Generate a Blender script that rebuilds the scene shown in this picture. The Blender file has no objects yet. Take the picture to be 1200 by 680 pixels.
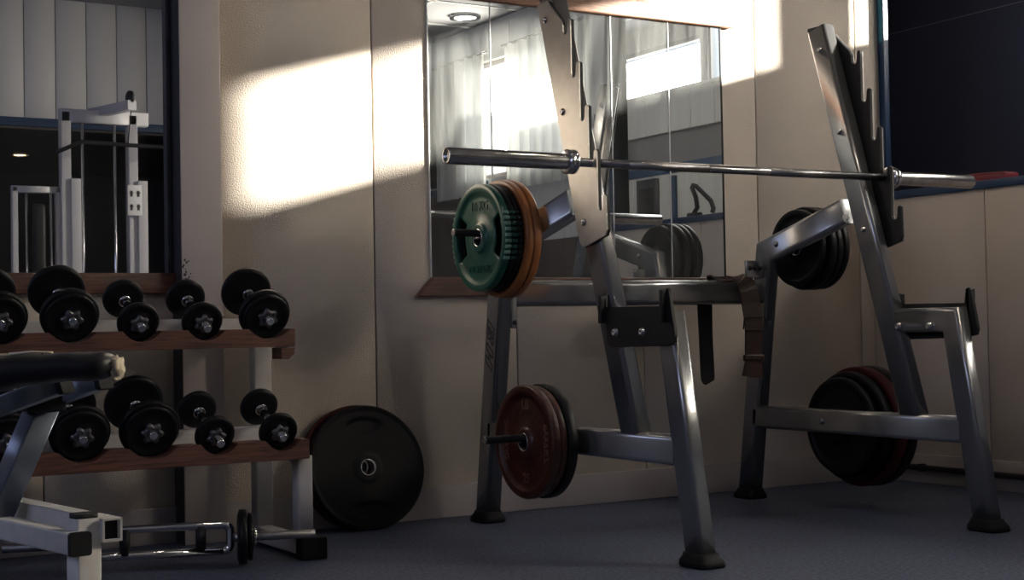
import bpy, bmesh, math, random
from mathutils import Vector, Matrix
random.seed(7)
S = bpy.context.scene
COL = S.collection
PI = math.pi

# ------------------------------------------------------------------ materials
def new_mat(name):
    m = bpy.data.materials.new(name); m.use_nodes = True
    nt = m.node_tree
    return m, nt, nt.nodes['Principled BSDF']

def mat(name, col, rough=.5, metal=0., bump=0., bscale=60., var=0., vscale=6., spec=.5, coat=0.):
    m, nt, b = new_mat(name)
    b.inputs['Base Color'].default_value = (*col, 1)
    b.inputs['Roughness'].default_value = rough
    b.inputs['Metallic'].default_value = metal
    b.inputs['Specular IOR Level'].default_value = spec
    b.inputs['Coat Weight'].default_value = coat
    tc = nt.nodes.new('ShaderNodeTexCoord')
    if var > 0:
        n = nt.nodes.new('ShaderNodeTexNoise'); n.inputs['Scale'].default_value = vscale
        n.inputs['Detail'].default_value = 6
        nt.links.new(tc.outputs['Object'], n.inputs['Vector'])
        r = nt.nodes.new('ShaderNodeValToRGB')
        r.color_ramp.elements[0].position = .3; r.color_ramp.elements[1].position = .7
        r.color_ramp.elements[0].color = (*[c*(1-var) for c in col], 1)
        r.color_ramp.elements[1].color = (*[min(1, c*(1+var)) for c in col], 1)
        nt.links.new(n.outputs['Fac'], r.inputs['Fac'])
        nt.links.new(r.outputs['Color'], b.inputs['Base Color'])
        mr = nt.nodes.new('ShaderNodeMapRange')
        mr.inputs['To Min'].default_value = max(.03, rough*(1-var)); mr.inputs['To Max'].default_value = min(1, rough*(1+var))
        nt.links.new(n.outputs['Fac'], mr.inputs['Value']); nt.links.new(mr.outputs['Result'], b.inputs['Roughness'])
    if bump > 0:
        n2 = nt.nodes.new('ShaderNodeTexNoise'); n2.inputs['Scale'].default_value = bscale
        n2.inputs['Detail'].default_value = 3
        nt.links.new(tc.outputs['Object'], n2.inputs['Vector'])
        bp = nt.nodes.new('ShaderNodeBump'); bp.inputs['Strength'].default_value = bump
        bp.inputs['Distance'].default_value = .004
        nt.links.new(n2.outputs['Fac'], bp.inputs['Height'])
        nt.links.new(bp.outputs['Normal'], b.inputs['Normal'])
    return m

def wood_mat(name, c1, c2, scale=(1, 14, 14), rough=.45):
    m, nt, b = new_mat(name)
    tc = nt.nodes.new('ShaderNodeTexCoord'); mp = nt.nodes.new('ShaderNodeMapping')
    mp.inputs['Scale'].default_value = scale
    n = nt.nodes.new('ShaderNodeTexNoise'); n.inputs['Scale'].default_value = 9; n.inputs['Detail'].default_value = 8
    n.inputs['Distortion'].default_value = .6
    r = nt.nodes.new('ShaderNodeValToRGB')
    r.color_ramp.elements[0].position = .35; r.color_ramp.elements[1].position = .68
    r.color_ramp.elements[0].color = (*c1, 1); r.color_ramp.elements[1].color = (*c2, 1)
    nt.links.new(tc.outputs['Object'], mp.inputs['Vector']); nt.links.new(mp.outputs['Vector'], n.inputs['Vector'])
    nt.links.new(n.outputs['Fac'], r.inputs['Fac']); nt.links.new(r.outputs['Color'], b.inputs['Base Color'])
    b.inputs['Roughness'].default_value = rough
    bp = nt.nodes.new('ShaderNodeBump'); bp.inputs['Strength'].default_value = .3; bp.inputs['Distance'].default_value = .002
    nt.links.new(n.outputs['Fac'], bp.inputs['Height']); nt.links.new(bp.outputs['Normal'], b.inputs['Normal'])
    return m

def mirror_mat(name, tint, dust, dust_scale):
    """silvered glass with a streaky film of dust on it"""
    m, nt, b = new_mat(name); nt.nodes.remove(b)
    out = nt.nodes['Material Output']
    g = nt.nodes.new('ShaderNodeBsdfGlossy'); g.inputs['Color'].default_value = (*tint, 1); g.inputs['Roughness'].default_value = .01
    d = nt.nodes.new('ShaderNodeBsdfDiffuse'); d.inputs['Color'].default_value = (.78, .8, .78, 1)
    tc = nt.nodes.new('ShaderNodeTexCoord'); mp = nt.nodes.new('ShaderNodeMapping')
    mp.inputs['Scale'].default_value = dust_scale
    n = nt.nodes.new('ShaderNodeTexNoise'); n.inputs['Scale'].default_value = 1.0; n.inputs['Detail'].default_value = 7
    n.inputs['Distortion'].default_value = 1.2
    n3 = nt.nodes.new('ShaderNodeTexNoise'); n3.inputs['Scale'].default_value = 140; n3.inputs['Detail'].default_value = 2
    nt.links.new(tc.outputs['Object'], mp.inputs['Vector']); nt.links.new(mp.outputs['Vector'], n.inputs['Vector'])
    nt.links.new(tc.outputs['Object'], n3.inputs['Vector'])
    mr = nt.nodes.new('ShaderNodeMapRange'); mr.inputs['From Min'].default_value = .3; mr.inputs['From Max'].default_value = .72
    mr.inputs['To Min'].default_value = dust*.25; mr.inputs['To Max'].default_value = dust*1.8
    sp = nt.nodes.new('ShaderNodeMapRange'); sp.inputs['From Min'].default_value = .74; sp.inputs['From Max'].default_value = .8
    sp.inputs['To Max'].default_value = .25
    ad = nt.nodes.new('ShaderNodeMath'); ad.operation = 'ADD'
    nt.links.new(n.outputs['Fac'], mr.inputs['Value']); nt.links.new(n3.outputs['Fac'], sp.inputs['Value'])
    nt.links.new(mr.outputs['Result'], ad.inputs[0]); nt.links.new(sp.outputs['Result'], ad.inputs[1])
    mx = nt.nodes.new('ShaderNodeMixShader')
    nt.links.new(ad.outputs[0], mx.inputs['Fac'])
    nt.links.new(g.outputs[0], mx.inputs[1]); nt.links.new(d.outputs[0], mx.inputs[2])
    nt.links.new(mx.outputs[0], out.inputs['Surface'])
    return m

def emit_mat(name, col, s):
    m, nt, b = new_mat(name); nt.nodes.remove(b)
    e = nt.nodes.new('ShaderNodeEmission'); e.inputs['Color'].default_value = (*col, 1); e.inputs['Strength'].default_value = s
    nt.links.new(e.outputs[0], nt.nodes['Material Output'].inputs['Surface'])
    return m

def sheer_mat():
    m, nt, b = new_mat('sheer_fabric'); nt.nodes.remove(b)
    a = nt.nodes.new('ShaderNodeBsdfTranslucent'); a.inputs['Color'].default_value = (.75, .76, .74, 1)
    d = nt.nodes.new('ShaderNodeBsdfDiffuse'); d.inputs['Color'].default_value = (.72, .72, .70, 1)
    mx = nt.nodes.new('ShaderNodeMixShader'); mx.inputs['Fac'].default_value = .5
    nt.links.new(a.outputs[0], mx.inputs[1]); nt.links.new(d.outputs[0], mx.inputs[2])
    nt.links.new(mx.outputs[0], nt.nodes['Material Output'].inputs['Surface'])
    return m

def floor_mat():
    m, nt, b = new_mat('speckled_vinyl')
    tc = nt.nodes.new('ShaderNodeTexCoord')
    n = nt.nodes.new('ShaderNodeTexNoise'); n.inputs['Scale'].default_value = 75; n.inputs['Detail'].default_value = 8; n.inputs['Roughness'].default_value = .8
    n2 = nt.nodes.new('ShaderNodeTexNoise'); n2.inputs['Scale'].default_value = 5; n2.inputs['Detail'].default_value = 5
    for k in (n, n2): nt.links.new(tc.outputs['Object'], k.inputs['Vector'])
    r = nt.nodes.new('ShaderNodeValToRGB')
    r.color_ramp.elements[0].position = .42; r.color_ramp.elements[1].position = .60
    r.color_ramp.elements[0].color = (.016, .022, .045, 1); r.color_ramp.elements[1].color = (.125, .155, .26, 1)
    nt.links.new(n.outputs['Fac'], r.inputs['Fac'])
    mx = nt.nodes.new('ShaderNodeMix'); mx.data_type = 'RGBA'; mx.blend_type = 'MULTIPLY'; mx.inputs['Factor'].default_value = .35
    nt.links.new(r.outputs['Color'], mx.inputs['A']); nt.links.new(n2.outputs['Fac'], mx.inputs['B'])
    nt.links.new(mx.outputs['Result'], b.inputs['Base Color'])
    b.inputs['Roughness'].default_value = .55
    bp = nt.nodes.new('ShaderNodeBump'); bp.inputs['Strength'].default_value = .25; bp.inputs['Distance'].default_value = .002
    nt.links.new(n.outputs['Fac'], bp.inputs['Height']); nt.links.new(bp.outputs['Normal'], b.inputs['Normal'])
    return m

M = dict(
    wall=mat('cream_wall_paint', (.66, .575, .49), .55, bump=1., bscale=230, var=.06, vscale=3),
    wall_r=mat('cream_side_wall_paint', (.60, .525, .47), .6, bump=.2, bscale=150, var=.06, vscale=3),
    pil=mat('pale_grey_paint', (.50, .44, .42), .6, bump=.15, bscale=120, var=.05),
    base=mat('baseboard_vinyl', (.40, .36, .36), .5, var=.06),
    gap=mat('panel_joint', (.08, .07, .06), .9),
    dirt_shade=mat('black_flakes_and_shade', (.03, .03, .035), .5, var=.5, vscale=30),
    floor=floor_mat(),
    ceil=mat('ceiling_tile', (.24, .24, .26), .9, bump=.3, bscale=90),
    ceil_line=mat('ceiling_rail', (.6, .6, .6), .6),
    wpanel=mat('white_boarding', (.66, .66, .66), .55),
    dark_wall=mat('shaded_room_wall', (.11, .115, .17), .8),  # shade of the rooms behind put into the wall colour
    dark_ceil=mat('shaded_room_ceiling', (.10, .10, .12), .85),  # their ceilings' shade put into the colour too
    blue=mat('blue_paint', (.006, .04, .11), .35, bump=.3, bscale=200),
    door=mat('dark_door', (.02, .02, .03), .4),
    brown=mat('dark_brown_cabinet', (.045, .025, .022), .5, var=.2),
    grey=mat('grey_plaster', (.20, .195, .21), .7),
    wood=wood_mat('reddish_wood', (.05, .02, .014), (.15, .06, .042)),
    wood2=wood_mat('orange_wood', (.20, .09, .05), (.42, .22, .13), scale=(2, 20, 20)),
    steel=mat('silver_painted_steel', (.40, .40, .405), .25, .82, var=.025, vscale=5, bump=.02, bscale=300),
    hook=mat('brushed_grey_plate', (.40, .38, .36), .38, .8, var=.08, vscale=20),
    black=mat('black_plastic', (.010, .010, .012), .55, spec=.3, var=.2, vscale=20),
    rubber=mat('black_rubber', (.006, .006, .008), .6, bump=.1, bscale=120, spec=.18),
    iron=mat('black_enamel_iron', (.005, .005, .007), .42, bump=.08, bscale=120, spec=.22),
    chrome=mat('chrome', (.78, .78, .80), .12, 1.),
    chrome_d=mat('worn_chrome', (.52, .51, .51), .22, 1., var=.2, vscale=30),
    knurl=mat('knurled_chrome', (.40, .39, .39), .27, 1., bump=.25, bscale=900),
    star=mat('cast_star_collar', (.16, .16, .17), .35, .9, bump=.3, bscale=200),
    green=mat('green_enamel', (.010, .085, .060), .30, bump=.05, bscale=60, var=.1),
    green_l=mat('green_rib_highlight', (.20, .36, .29), .45),  # bright highlights on the ribs put into a lighter green
    orange=mat('orange_brown_enamel', (.30, .105, .03), .38, var=.25, vscale=8),
    orange_d=mat('dark_orange_enamel', (.20, .065, .025), .4, var=.25, vscale=8),
    rust=mat('rusty_red_iron', (.06, .015, .010), .36, bump=.5, bscale=60, var=.4, vscale=14),
    rust_l=mat('worn_raised_iron', (.22, .11, .08), .4, .3, var=.3, vscale=20),
    dred=mat('dark_red_rubber', (.05, .005, .008), .5, spec=.2),
    red=mat('red_rubber', (.36, .025, .03), .5),
    redc=mat('red_cover', (.20, .008, .02), .4),
    leather=mat('brown_leather', (.03, .011, .007), .35, bump=.2, bscale=90, var=.3, vscale=12),
    suede=mat('black_suede', (.012, .011, .012), .85),
    whitep=mat('chipped_white_paint', (.58, .56, .54), .42, bump=.1, bscale=60, var=.08, vscale=20),
    whites=mat('white_rack_paint', (.52, .49, .48), .45, var=.08, vscale=20),
    blueg=mat('blue_grey_steel', (.20, .23, .29), .32, .6, var=.15, vscale=12),
    vinyl=mat('black_vinyl', (.009, .009, .012), .42, spec=.35, bump=.25, bscale=25),
    foam=mat('torn_foam', (.72, .62, .46), .9, bump=.8, bscale=80),
    placard=mat('placard_white', (.75, .75, .76), .5),
    text=mat('dark_outline_print', (.03, .03, .035), .5),
    mach=mat('machine_white', (.50, .50, .53), .4),
    mirror=mirror_mat('dusty_mirror', (.64, .68, .70), .07, (13, 1, 1.4)),
    mirror_l=mirror_mat('clean_mirror', (.72, .73, .78), .02, (3, 1, 1)),
    sheer=sheer_mat(),
    edge=mat('ground_glass_edge', (.80, .82, .80), .25),
    lamp=emit_mat('lamp_glow', (1, .9, .75), 8),
    lamp2=emit_mat('warm_lamp_glow', (1, .62, .35), 6),
    blue_sparkle=mat('sunlit_blue_sparkle', (.02, .16, .24), .3, bump=1., bscale=300),
    pipe=mat('dark_pipe', (.02, .02, .025), .4),
)

# ------------------------------------------------------------------ mesh builder
class MB:
    def __init__(s): s.bm = bmesh.new(); s.mats = []
    def mi(s, m):
        m = M[m] if isinstance(m, str) else m
        if m not in s.mats: s.mats.append(m)
        return s.mats.index(m)
    def _faces(s, vs, fs, m, mx=None, smooth=False):
        i = s.mi(m); vv = [s.bm.verts.new(mx @ Vector(v) if mx else Vector(v)) for v in vs]
        for f in fs:
            try:
                fc = s.bm.faces.new([vv[k] for k in f]); fc.material_index = i; fc.smooth = smooth
            except ValueError: pass
        return vv
    def box(s, x0, x1, y0, y1, z0, z1, m, bev=0., mx=None, seg=2):
        b = bmesh.new(); bmesh.ops.create_cube(b, size=1)
        for v in b.verts: v.co = Vector(((x0+x1)/2+v.co.x*(x1-x0), (y0+y1)/2+v.co.y*(y1-y0), (z0+z1)/2+v.co.z*(z1-z0)))
        if bev > 0: bmesh.ops.bevel(b, geom=list(b.edges)+list(b.verts), offset=bev, segments=seg, profile=.6, affect='EDGES')
        return s.add(b, m, mx, smooth=bev > 0)
    def add(s, b, m, mx=None, smooth=True):
        i = s.mi(m); mp = {}
        for v in b.verts: mp[v] = s.bm.verts.new(mx @ v.co if mx else v.co)
        for f in b.faces:
            try:
                nf = s.bm.faces.new([mp[v] for v in f.verts]); nf.material_index = i; nf.smooth = smooth
            except ValueError: pass
        b.free(); return s
    def loft(s, rings, m, cap=True, closed=False, smooth=True):
        i = s.mi(m); R = [[s.bm.verts.new(Vector(p)) for p in r] for r in rings]; n = len(R[0])
        prs = list(zip(R, R[1:])) + ([(R[-1], R[0])] if closed else [])
        for a, b in prs:
            for k in range(n):
                f = s.bm.faces.new((a[k], a[(k+1) % n], b[(k+1) % n], b[k])); f.material_index = i; f.smooth = smooth
        if cap and not closed:
            for r in (R[0], R[-1]):
                f = s.bm.faces.new(r); f.material_index = i
        return s
    def lathe(s, o, ax, prof, m, seg=40, caps=True):
        """prof: list of (t along axis, radius)"""
        o = Vector(o); ax = Vector(ax).normalized()
        u = ax.cross(Vector((0, 0, 1)));
        if u.length < 1e-3: u = Vector((1, 0, 0))
        u.normalize(); w = ax.cross(u)
        rings = [[o+ax*t+(u*math.cos(2*PI*k/seg)+w*math.sin(2*PI*k/seg))*r for k in range(seg)] for t, r in prof]
        return s.loft(rings, m, cap=caps)
    def cyl(s, a, b, r, m, seg=24, bev=0.):
        a = Vector(a); b = Vector(b); L = (b-a).length
        pr = [(0, r-bev), (bev, r), (L-bev, r), (L, r-bev)] if bev > 0 else [(0, r), (L, r)]
        return s.lathe(a, b-a, pr, m, seg)
    def tube(s, path, w, h, m, side=(1, 0, 0), rc=.015, closed=False, flat0=None):
        """sweep of a rounded rectangle: w along the side vector, h across the path; mitred joints"""
        P = [Vector(p) for p in path]; side = Vector(side).normalized()
        def prof():
            out = []
            for cx, cy, a0 in ((1, 1, 0), (-1, 1, 90), (-1, -1, 180), (1, -1, 270)):
                for k in range(7):
                    a = math.radians(a0+k*15)
                    out.append((cx*(w/2-rc)+rc*math.cos(a), cy*(h/2-rc)+rc*math.sin(a)))
            return out
        pf = prof(); rings = []; n = len(P)
        for i, p in enumerate(P):
            d0 = (P[i]-P[i-1]).normalized() if i > 0 else None
            d1 = (P[i+1]-P[i]).normalized() if i < n-1 else None
            if d0 is None: d0 = d1
            if d1 is None: d1 = d0
            t = (d0+d1).normalized(); k = 1/max(.3, t.dot(d0))
            nn = t.cross(side).normalized()
            ring = [p+side*a+nn*b*k for a, b in pf]
            if i == 0 and flat0 is not None: ring = [q-t*((q.z-flat0)/t.z) for q in ring]
            rings.append(ring)
        return s.loft(rings, m)
    def round_tube(s, path, r, m, seg=14):
        P = [Vector(p) for p in path]; rings = []; up = None
        for i, p in enumerate(P):
            d0 = (P[i]-P[i-1]).normalized() if i > 0 else (P[1]-P[0]).normalized()
            d1 = (P[i+1]-P[i]).normalized() if i < len(P)-1 else d0
            t = (d0+d1).normalized()
            if up is None:
                up = t.cross(Vector((0, 0, 1)))
                if up.length < .1: up = t.cross(Vector((0, 1, 0)))
            up = (up-t*up.dot(t)).normalized(); w = t.cross(up)
            rings.append([p+(up*math.cos(2*PI*k/seg)+w*math.sin(2*PI*k/seg))*r for k in range(seg)])
        return s.loft(rings, m)
    def prism(s, pts, o, u, v, n, th, m, bev=0.):
        """2-D outline in axes u, v at o, extruded th along n"""
        o, u, v, n = (Vector(k) for k in (o, u, v, n))
        b = bmesh.new()
        A = [b.verts.new(o+u*p[0]+v*p[1]) for p in pts]; B = [b.verts.new(o+u*p[0]+v*p[1]+n*th) for p in pts]
        b.faces.new(A); b.faces.new(B[::-1]); N = len(pts)
        for k in range(N): b.faces.new((A[k], B[k], B[(k+1) % N], A[(k+1) % N]))
        if bev > 0:
            ed = [e for e in b.edges if abs((e.verts[0].co-e.verts[1].co).normalized().dot(n)) < .5]
            bmesh.ops.bevel(b, geom=ed, offset=bev, segments=2, profile=.6, affect='EDGES')
        return s.add(b, m, smooth=False)
    def text(s, txt, mx, size, depth, m, shear=0., bold=0.):
        cu = bpy.data.curves.new('t', 'FONT'); cu.body = txt; cu.size = size; cu.extrude = depth; cu.shear = shear; cu.offset = bold
        cu.align_x = 'CENTER'; cu.align_y = 'CENTER'
        ob = bpy.data.objects.new('t', cu); COL.objects.link(ob)
        dg = bpy.context.evaluated_depsgraph_get(); me = bpy.data.meshes.new_from_object(ob.evaluated_get(dg))
        b = bmesh.new(); b.from_mesh(me); s.add(b, m, mx, smooth=False)
        bpy.data.objects.remove(ob); bpy.data.curves.remove(cu); bpy.data.meshes.remove(me)
        return s
    def build(s, name, parent=None, loc=None):
        bmesh.ops.recalc_face_normals(s.bm, faces=s.bm.faces)
        if loc is None and parent is None:
            c = [v.co for v in s.bm.verts]
            loc = Vector(((min(v.x for v in c)+max(v.x for v in c))/2, (min(v.y for v in c)+max(v.y for v in c))/2, min(v.z for v in c)))
        off = Vector(loc) if loc is not None else (WORLD_LOC[parent.name] if parent.name in WORLD_LOC else Vector())
        for v in s.bm.verts: v.co -= off
        me = bpy.data.meshes.new(name); s.bm.to_mesh(me); s.bm.free()
        for m in s.mats: me.materials.append(m)
        o = bpy.data.objects.new(name, me); COL.objects.link(o)
        WORLD_LOC[o.name] = off.copy()
        if parent is not None:
            o.parent = parent; o.location = off-WORLD_LOC[parent.name]
        else: o.location = off
        return o
WORLD_LOC = {}

def thing(name, loc, label, cat, group=None):
    o = bpy.data.objects.new(name, None); COL.objects.link(o); o.location = loc; o.empty_display_size = .1
    WORLD_LOC[o.name] = Vector(loc)
    return tag(o, label, cat, group)
def tag(o, label, cat, group=None):
    o['label'] = label; o['category'] = cat
    if group: o['group'] = group
    return o
def struct(o): o['kind'] = 'structure'; return o
def copy_thing(o, loc, label=None):
    def rec(x, par):
        c = x.copy(); COL.objects.link(c)
        if par: c.parent = par; c.matrix_parent_inverse = x.matrix_parent_inverse.copy()
        for k in x.children: rec(k, c)
        return c
    c = rec(o, None); c.location = loc
    if label: c['label'] = label
    return c

# ------------------------------------------------------------------ room
YA, XB, CEIL = 4.79, 4.71, 3.0
# back wall seen in the picture: panels with joints
mb = MB()
seams = [-2.5, -1.6, -.8, 0.0, .60, 1.10, 1.60, 2.272, 2.863, 3.455, 4.06, 4.636, 4.83]
for a, b in zip(seams, seams[1:]): mb.box(a+.003, b-.003, YA, YA+.01, 0, CEIL, 'wall', .0015, seg=1)
mb.box(-2.5, 4.83, YA+.008, YA+.08, 0, CEIL, 'gap')
struct(mb.build('wall_back'))
mb = MB(); mb.box(1.527, 1.667, 4.692, 4.79, 0, CEIL, 'pil', .003)
mb.box(1.5255, 1.5275, 4.695, 4.79, 0, CEIL, 'dirt_shade')  # dark sheet: shade and dirt of the pilaster's left side put into colour
for k in range(26):
    q = random.random(); zc_ = .835+.13*q*q; xx = 1.530+abs(random.gauss(0, .010+.012*(1-q))); r_ = random.uniform(.0012, .0038)
    mb.box(xx-r_, xx+r_, 4.6915, 4.6925, zc_-r_*1.3, zc_+r_*1.3, 'dirt_shade')
struct(mb.build('trim_1'))
# side wall with the long blue framed opening
OY0, OZ0, OZ1 = 2.78, 1.235, 2.45
mb = MB()
ys = [-.6, .2, 1.07, 1.35, 1.65, 1.95, 2.25, 2.5, OY0]
CY0, CY1, CZ0, CZ1 = .78, 2.45, 1.66, 2.42
for a, b in zip(ys, ys[1:]):
    if b <= CY0+.3 and a < CY0-.3 or a > CY1: mb.box(XB, XB+.01, a+.002, b-.002, 1.62, CEIL, 'wpanel')
    else:
        mb.box(XB, XB+.01, a+.002, b-.002, 1.62, CZ0, 'wpanel'); mb.box(XB, XB+.01, a+.002, b-.002, CZ1, CEIL, 'wpanel')
    if a < CY0 < b: mb.box(XB, XB+.01, a+.002, CY0, CZ0, CZ1, 'wpanel')
    if a < CY1 < b: mb.box(XB, XB+.01, CY1, b-.002, CZ0, CZ1, 'wpanel')
    mb.box(XB, XB+.01, a+.002, b-.002, 0, .98, 'wpanel'); mb.box(XB, XB+.01, a+.002, b-.002, .98, 1.62 if b < 1.3 else 1.22, 'brown'); mb.box(XB, XB+.01, a+.002, b-.002, 1.22, 1.62, 'wpanel') if b > 1.3 else None
mb.box(XB+.005, XB+.10, -.6, OY0, 0, CZ0, 'gap'); mb.box(XB+.005, XB+.10, -.6, OY0, CZ1, CEIL, 'gap')
mb.box(XB+.005, XB+.10, -.6, CY0, CZ0, CZ1, 'gap'); mb.box(XB+.005, XB+.10, CY1, OY0, CZ0, CZ1, 'gap')
for a, b in ((OY0, 3.55), (3.55, 4.15), (4.15, YA)): mb.box(XB, XB+.01, a+.0025, b-.0025, 0, OZ0, 'wall_r', .001, seg=1)
mb.box(XB+.008, XB+.10, OY0, YA, 0, OZ0-.002, 'gap')
mb.box(XB, XB+.10, OY0, YA, OZ1, CEIL, 'wall_r')
struct(mb.build('wall_right'))
mb = MB(); mb.box(XB-.008, XB, -.6, 1.35, 1.60, 1.65, 'blue'); struct(mb.build('trim_6'))
mb = MB()
for y_ in (CY0, CY1-.03): mb.box(XB+.04, XB+.08, y_, y_+.03, CZ0, CZ1, 'whites')
for z_ in (CZ0, CZ1-.03): mb.box(XB+.04, XB+.08, CY0, CY1, z_, z_+.03, 'whites')
struct(mb.build('window_5'))
def curtain(y0, y1, label):
    m = MB(); n = int((y1-y0)/.012); V = []; 
    for k in range(n+1):
        y_ = y0+(y1-y0)*k/n; x_ = XB-.035+.018*math.sin(k*.62)+.007*math.sin(k*1.37+1)
        V += [(x_, y_, CZ0-.10), (x_+.004*math.sin(k*.9), y_, CZ1+.05)]
    F_ = [(2*k, 2*k+2, 2*k+3, 2*k+1) for k in range(n)]
    m._faces(V, F_, 'sheer', smooth=True)
    m.lathe((XB-.035, y0-.02, CZ1+.052), (0, 1, 0), [(0, .009), (y1-y0+.04, .009)], 'chrome_d', 12)
    tag(m.build('window_curtain'), label, 'curtain', 'sheer curtains')
curtain(1.64, 2.56, 'white sheer curtain nearer the blue opening, its pale folds showing in the large mirror')
curtain(.70, 1.40, 'white sheer curtain showing as pale folds at the left edge of the large mirror')
# blue frame of the opening
mb = MB()
mb.box(XB-.012, XB+.10, OY0, YA, OZ0-.012, OZ0+.022, 'blue', .003)
mb.box(XB+.065, XB+.095, YA-.036, YA, OZ0+.02, OZ1, 'blue', .002)
mb.box(XB+.0645, XB+.066, YA-.030, YA-.006, 1.94, OZ1, 'blue_sparkle')  # sun sparkle on the jamb put into a lighter speckled blue strip
mb.box(XB-.01, XB+.10, OY0-.05, OY0, OZ0-.012, OZ1, 'blue', .003)
mb.box(XB-.01, XB+.10, OY0-.05, YA, OZ1-.03, OZ1, 'blue', .003)
struct(mb.build('window_1'))
# baseboards, pipe, floor
mb = MB(); mb.box(-2.5, 1.527, YA-.012, YA, 0, .118, 'base', .003); mb.box(1.667, XB, YA-.012, YA, 0, .118, 'base', .003)
struct(mb.build('baseboard_back'))
mb = MB(); mb.box(XB-.012, XB, -.6, YA-.012, 0, .122, 'base', .003); struct(mb.build('baseboard_right'))
mb = MB(); mb.cyl((XB-.03, 1.0, .066), (XB-.03, 4.76, .066), .013, 'pipe')
for y in (1.5, 2.7, 3.4, 4.5): mb.box(XB-.045, XB-.010, y-.008, y+.008, .050, .082, 'pipe', .002)
tag(mb.build('heating_pipe'), 'thin dark pipe running low along the right side wall above the floor', 'pipe')
mb = MB(); mb.box(-2.6, 8, -9, 7.0, -.08, 0, 'floor'); struct(mb.build('floor'))
# ceilings
mb = MB(); mb.box(-2.6, 4.9, -.7, 4.9, CEIL, CEIL+.1, 'ceil'); struct(mb.build('ceiling'))
mb = MB(); mb.box(3.65, XB, -.6, 4.0, 2.67, CEIL, 'ceil')
for y in (0, .6, 1.2, 1.8, 2.4, 3.0, 3.6): mb.box(3.65, XB, y-.01, y+.01, 2.664, 2.67, 'ceil_line')
for x in (4.1,): mb.box(x-.01, x+.01, -.6, 4.0, 2.664, 2.67, 'ceil_line')
struct(mb.build('trim_2'))
# wall behind the camera: white boarding over a blue rail, dark glass room beyond
mb = MB(); xs = [-2.6+.21*k for k in range(36)]
for a, b in zip(xs, xs[1:]): mb.box(a+.003, b-.003, -.62, -.60, 2.17, CEIL, 'wpanel', .002, seg=1)
mb.box(-2.6, 4.8, -.70, -.61, 2.10, CEIL, 'gap')
mb.box(-2.6, 4.8, -.70, -.60, 0, .80, 'grey')
mb.box(-2.6, 1.0, -.70, -.60, .8, 2.2, 'grey')
struct(mb.build('wall_front'))
mb = MB(); mb.box(1.0, 4.7, -.63, -.585, 2.115, 2.175, 'blue', .004); mb.box(1.0, 4.7, -.63, -.585, .78, .83, 'blue', .004)
struct(mb.build('window_2'))
mb = MB(); mb.box(1.0, 8, -9, -8.9, 0, 2.8, 'dark_wall'); mb.box(1.0, 8, -9, -.7, 2.70, 2.8, 'dark_ceil')
mb.box(.9, 1.0, -9, -.7, 0, 2.8, 'dark_wall'); mb.box(8, 8.1, -9, -.7, 0, 2.8, 'dark_wall')
mb.box(4.8, 8, -.7, -.6, 0, 2.8, 'dark_wall')
struct(mb.build('wall_front_room'))
# left wall with an added high window, out of view, for fill light
mb = MB(); mb.box(-2.6, -2.5, -.7, 4.9, 0, 1.5, 'grey'); mb.box(-2.6, -2.5, -.7, 4.9, 2.6, CEIL, 'grey')
mb.box(-2.6, -2.5, -.7, .6, 1.5, 2.6, 'grey'); mb.box(-2.6, -2.5, 3.4, 4.9, 1.5, 2.6, 'grey')
struct(mb.build('wall_left'))
mb = MB()
for y in (.6, 2.0, 3.36): mb.box(-2.56, -2.49, y, y+.04, 1.5, 2.6, 'blue', .003)
for z in (1.5, 2.56): mb.box(-2.56, -2.49, .6, 3.4, z, z+.04, 'blue', .003)
struct(mb.build('added_window_3'))

# adjoining room behind the opening: window wall, end wall, ceiling
XD = 6.0
DB, DT = 2.287, 2.706
mb = MB()
def dwall(y0, y1, z0, z1, m='wpanel', x0=XD-.01, x1=XD+.02): mb.box(x0, x1, y0, y1, z0, z1, m)
y = -.6
while y < 2.3:
    mb.box(XD, XD+.02, y+.002, y+.248, 0, 1.72, 'wpanel'); mb.box(XD-.06, XD+.02, y+.002, y+.248, 1.99, 2.25, 'wpanel'); y += .25
dwall(-.6, 6.6, 0, 1.99, 'gap', XD+.01); dwall(-.6, 2.3, 1.76, 2.0, 'grey', XD-.005)
dwall(2.4, 6.6, 0, 2.27, 'dark_wall', XD-.08, XD+.02)  # stretch seen through the opening coloured dark to stand for shade
dwall(-.6, 6.6, 1.99, DB-.02, 'gap', XD+.005); dwall(-.6, 6.6, 2.25, DB-.012, 'wpanel', XD-.07, XD+.02); dwall(-.6, 6.6, 2.26, DB)
dwall(-.6, 2.4, DT, 2.9, 'grey'); dwall(2.4, 6.6, DT, 2.9, 'dark_wall')
dwall(-.6, .86, DB, DT, 'wpanel'); dwall(1.95, 2.03, DB, DT, 'grey'); dwall(3.617, 3.87, DB, DT, 'grey'); dwall(4.15, 6.6, DB, DT, 'dark_wall')
dwall(.86, 1.95, 2.57, DT, 'grey')
struct(mb.build('wall_right_room'))
mb = MB(); mb.box(XD-.02, XD, -.6, 2.39, 1.72, 1.78, 'blue'); struct(mb.build('trim_3'))
mb = MB(); mb.box(XD-.03, XD, 1.23, 1.46, 0, 1.70, 'door', .003); mb.box(XD-.035, XD-.03, 1.26, 1.43, .1, 1.64, 'black', .002)
mb.cyl((XD-.07, 1.28, 1.0), (XD-.035, 1.28, 1.0), .012, 'chrome'); struct(mb.build('door_1'))
mb = MB(); mb.box(XD-.02, XD, 1.62, 1.66, 0, 1.70, 'blue'); struct(mb.build('trim_4'))
mb = MB()
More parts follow.
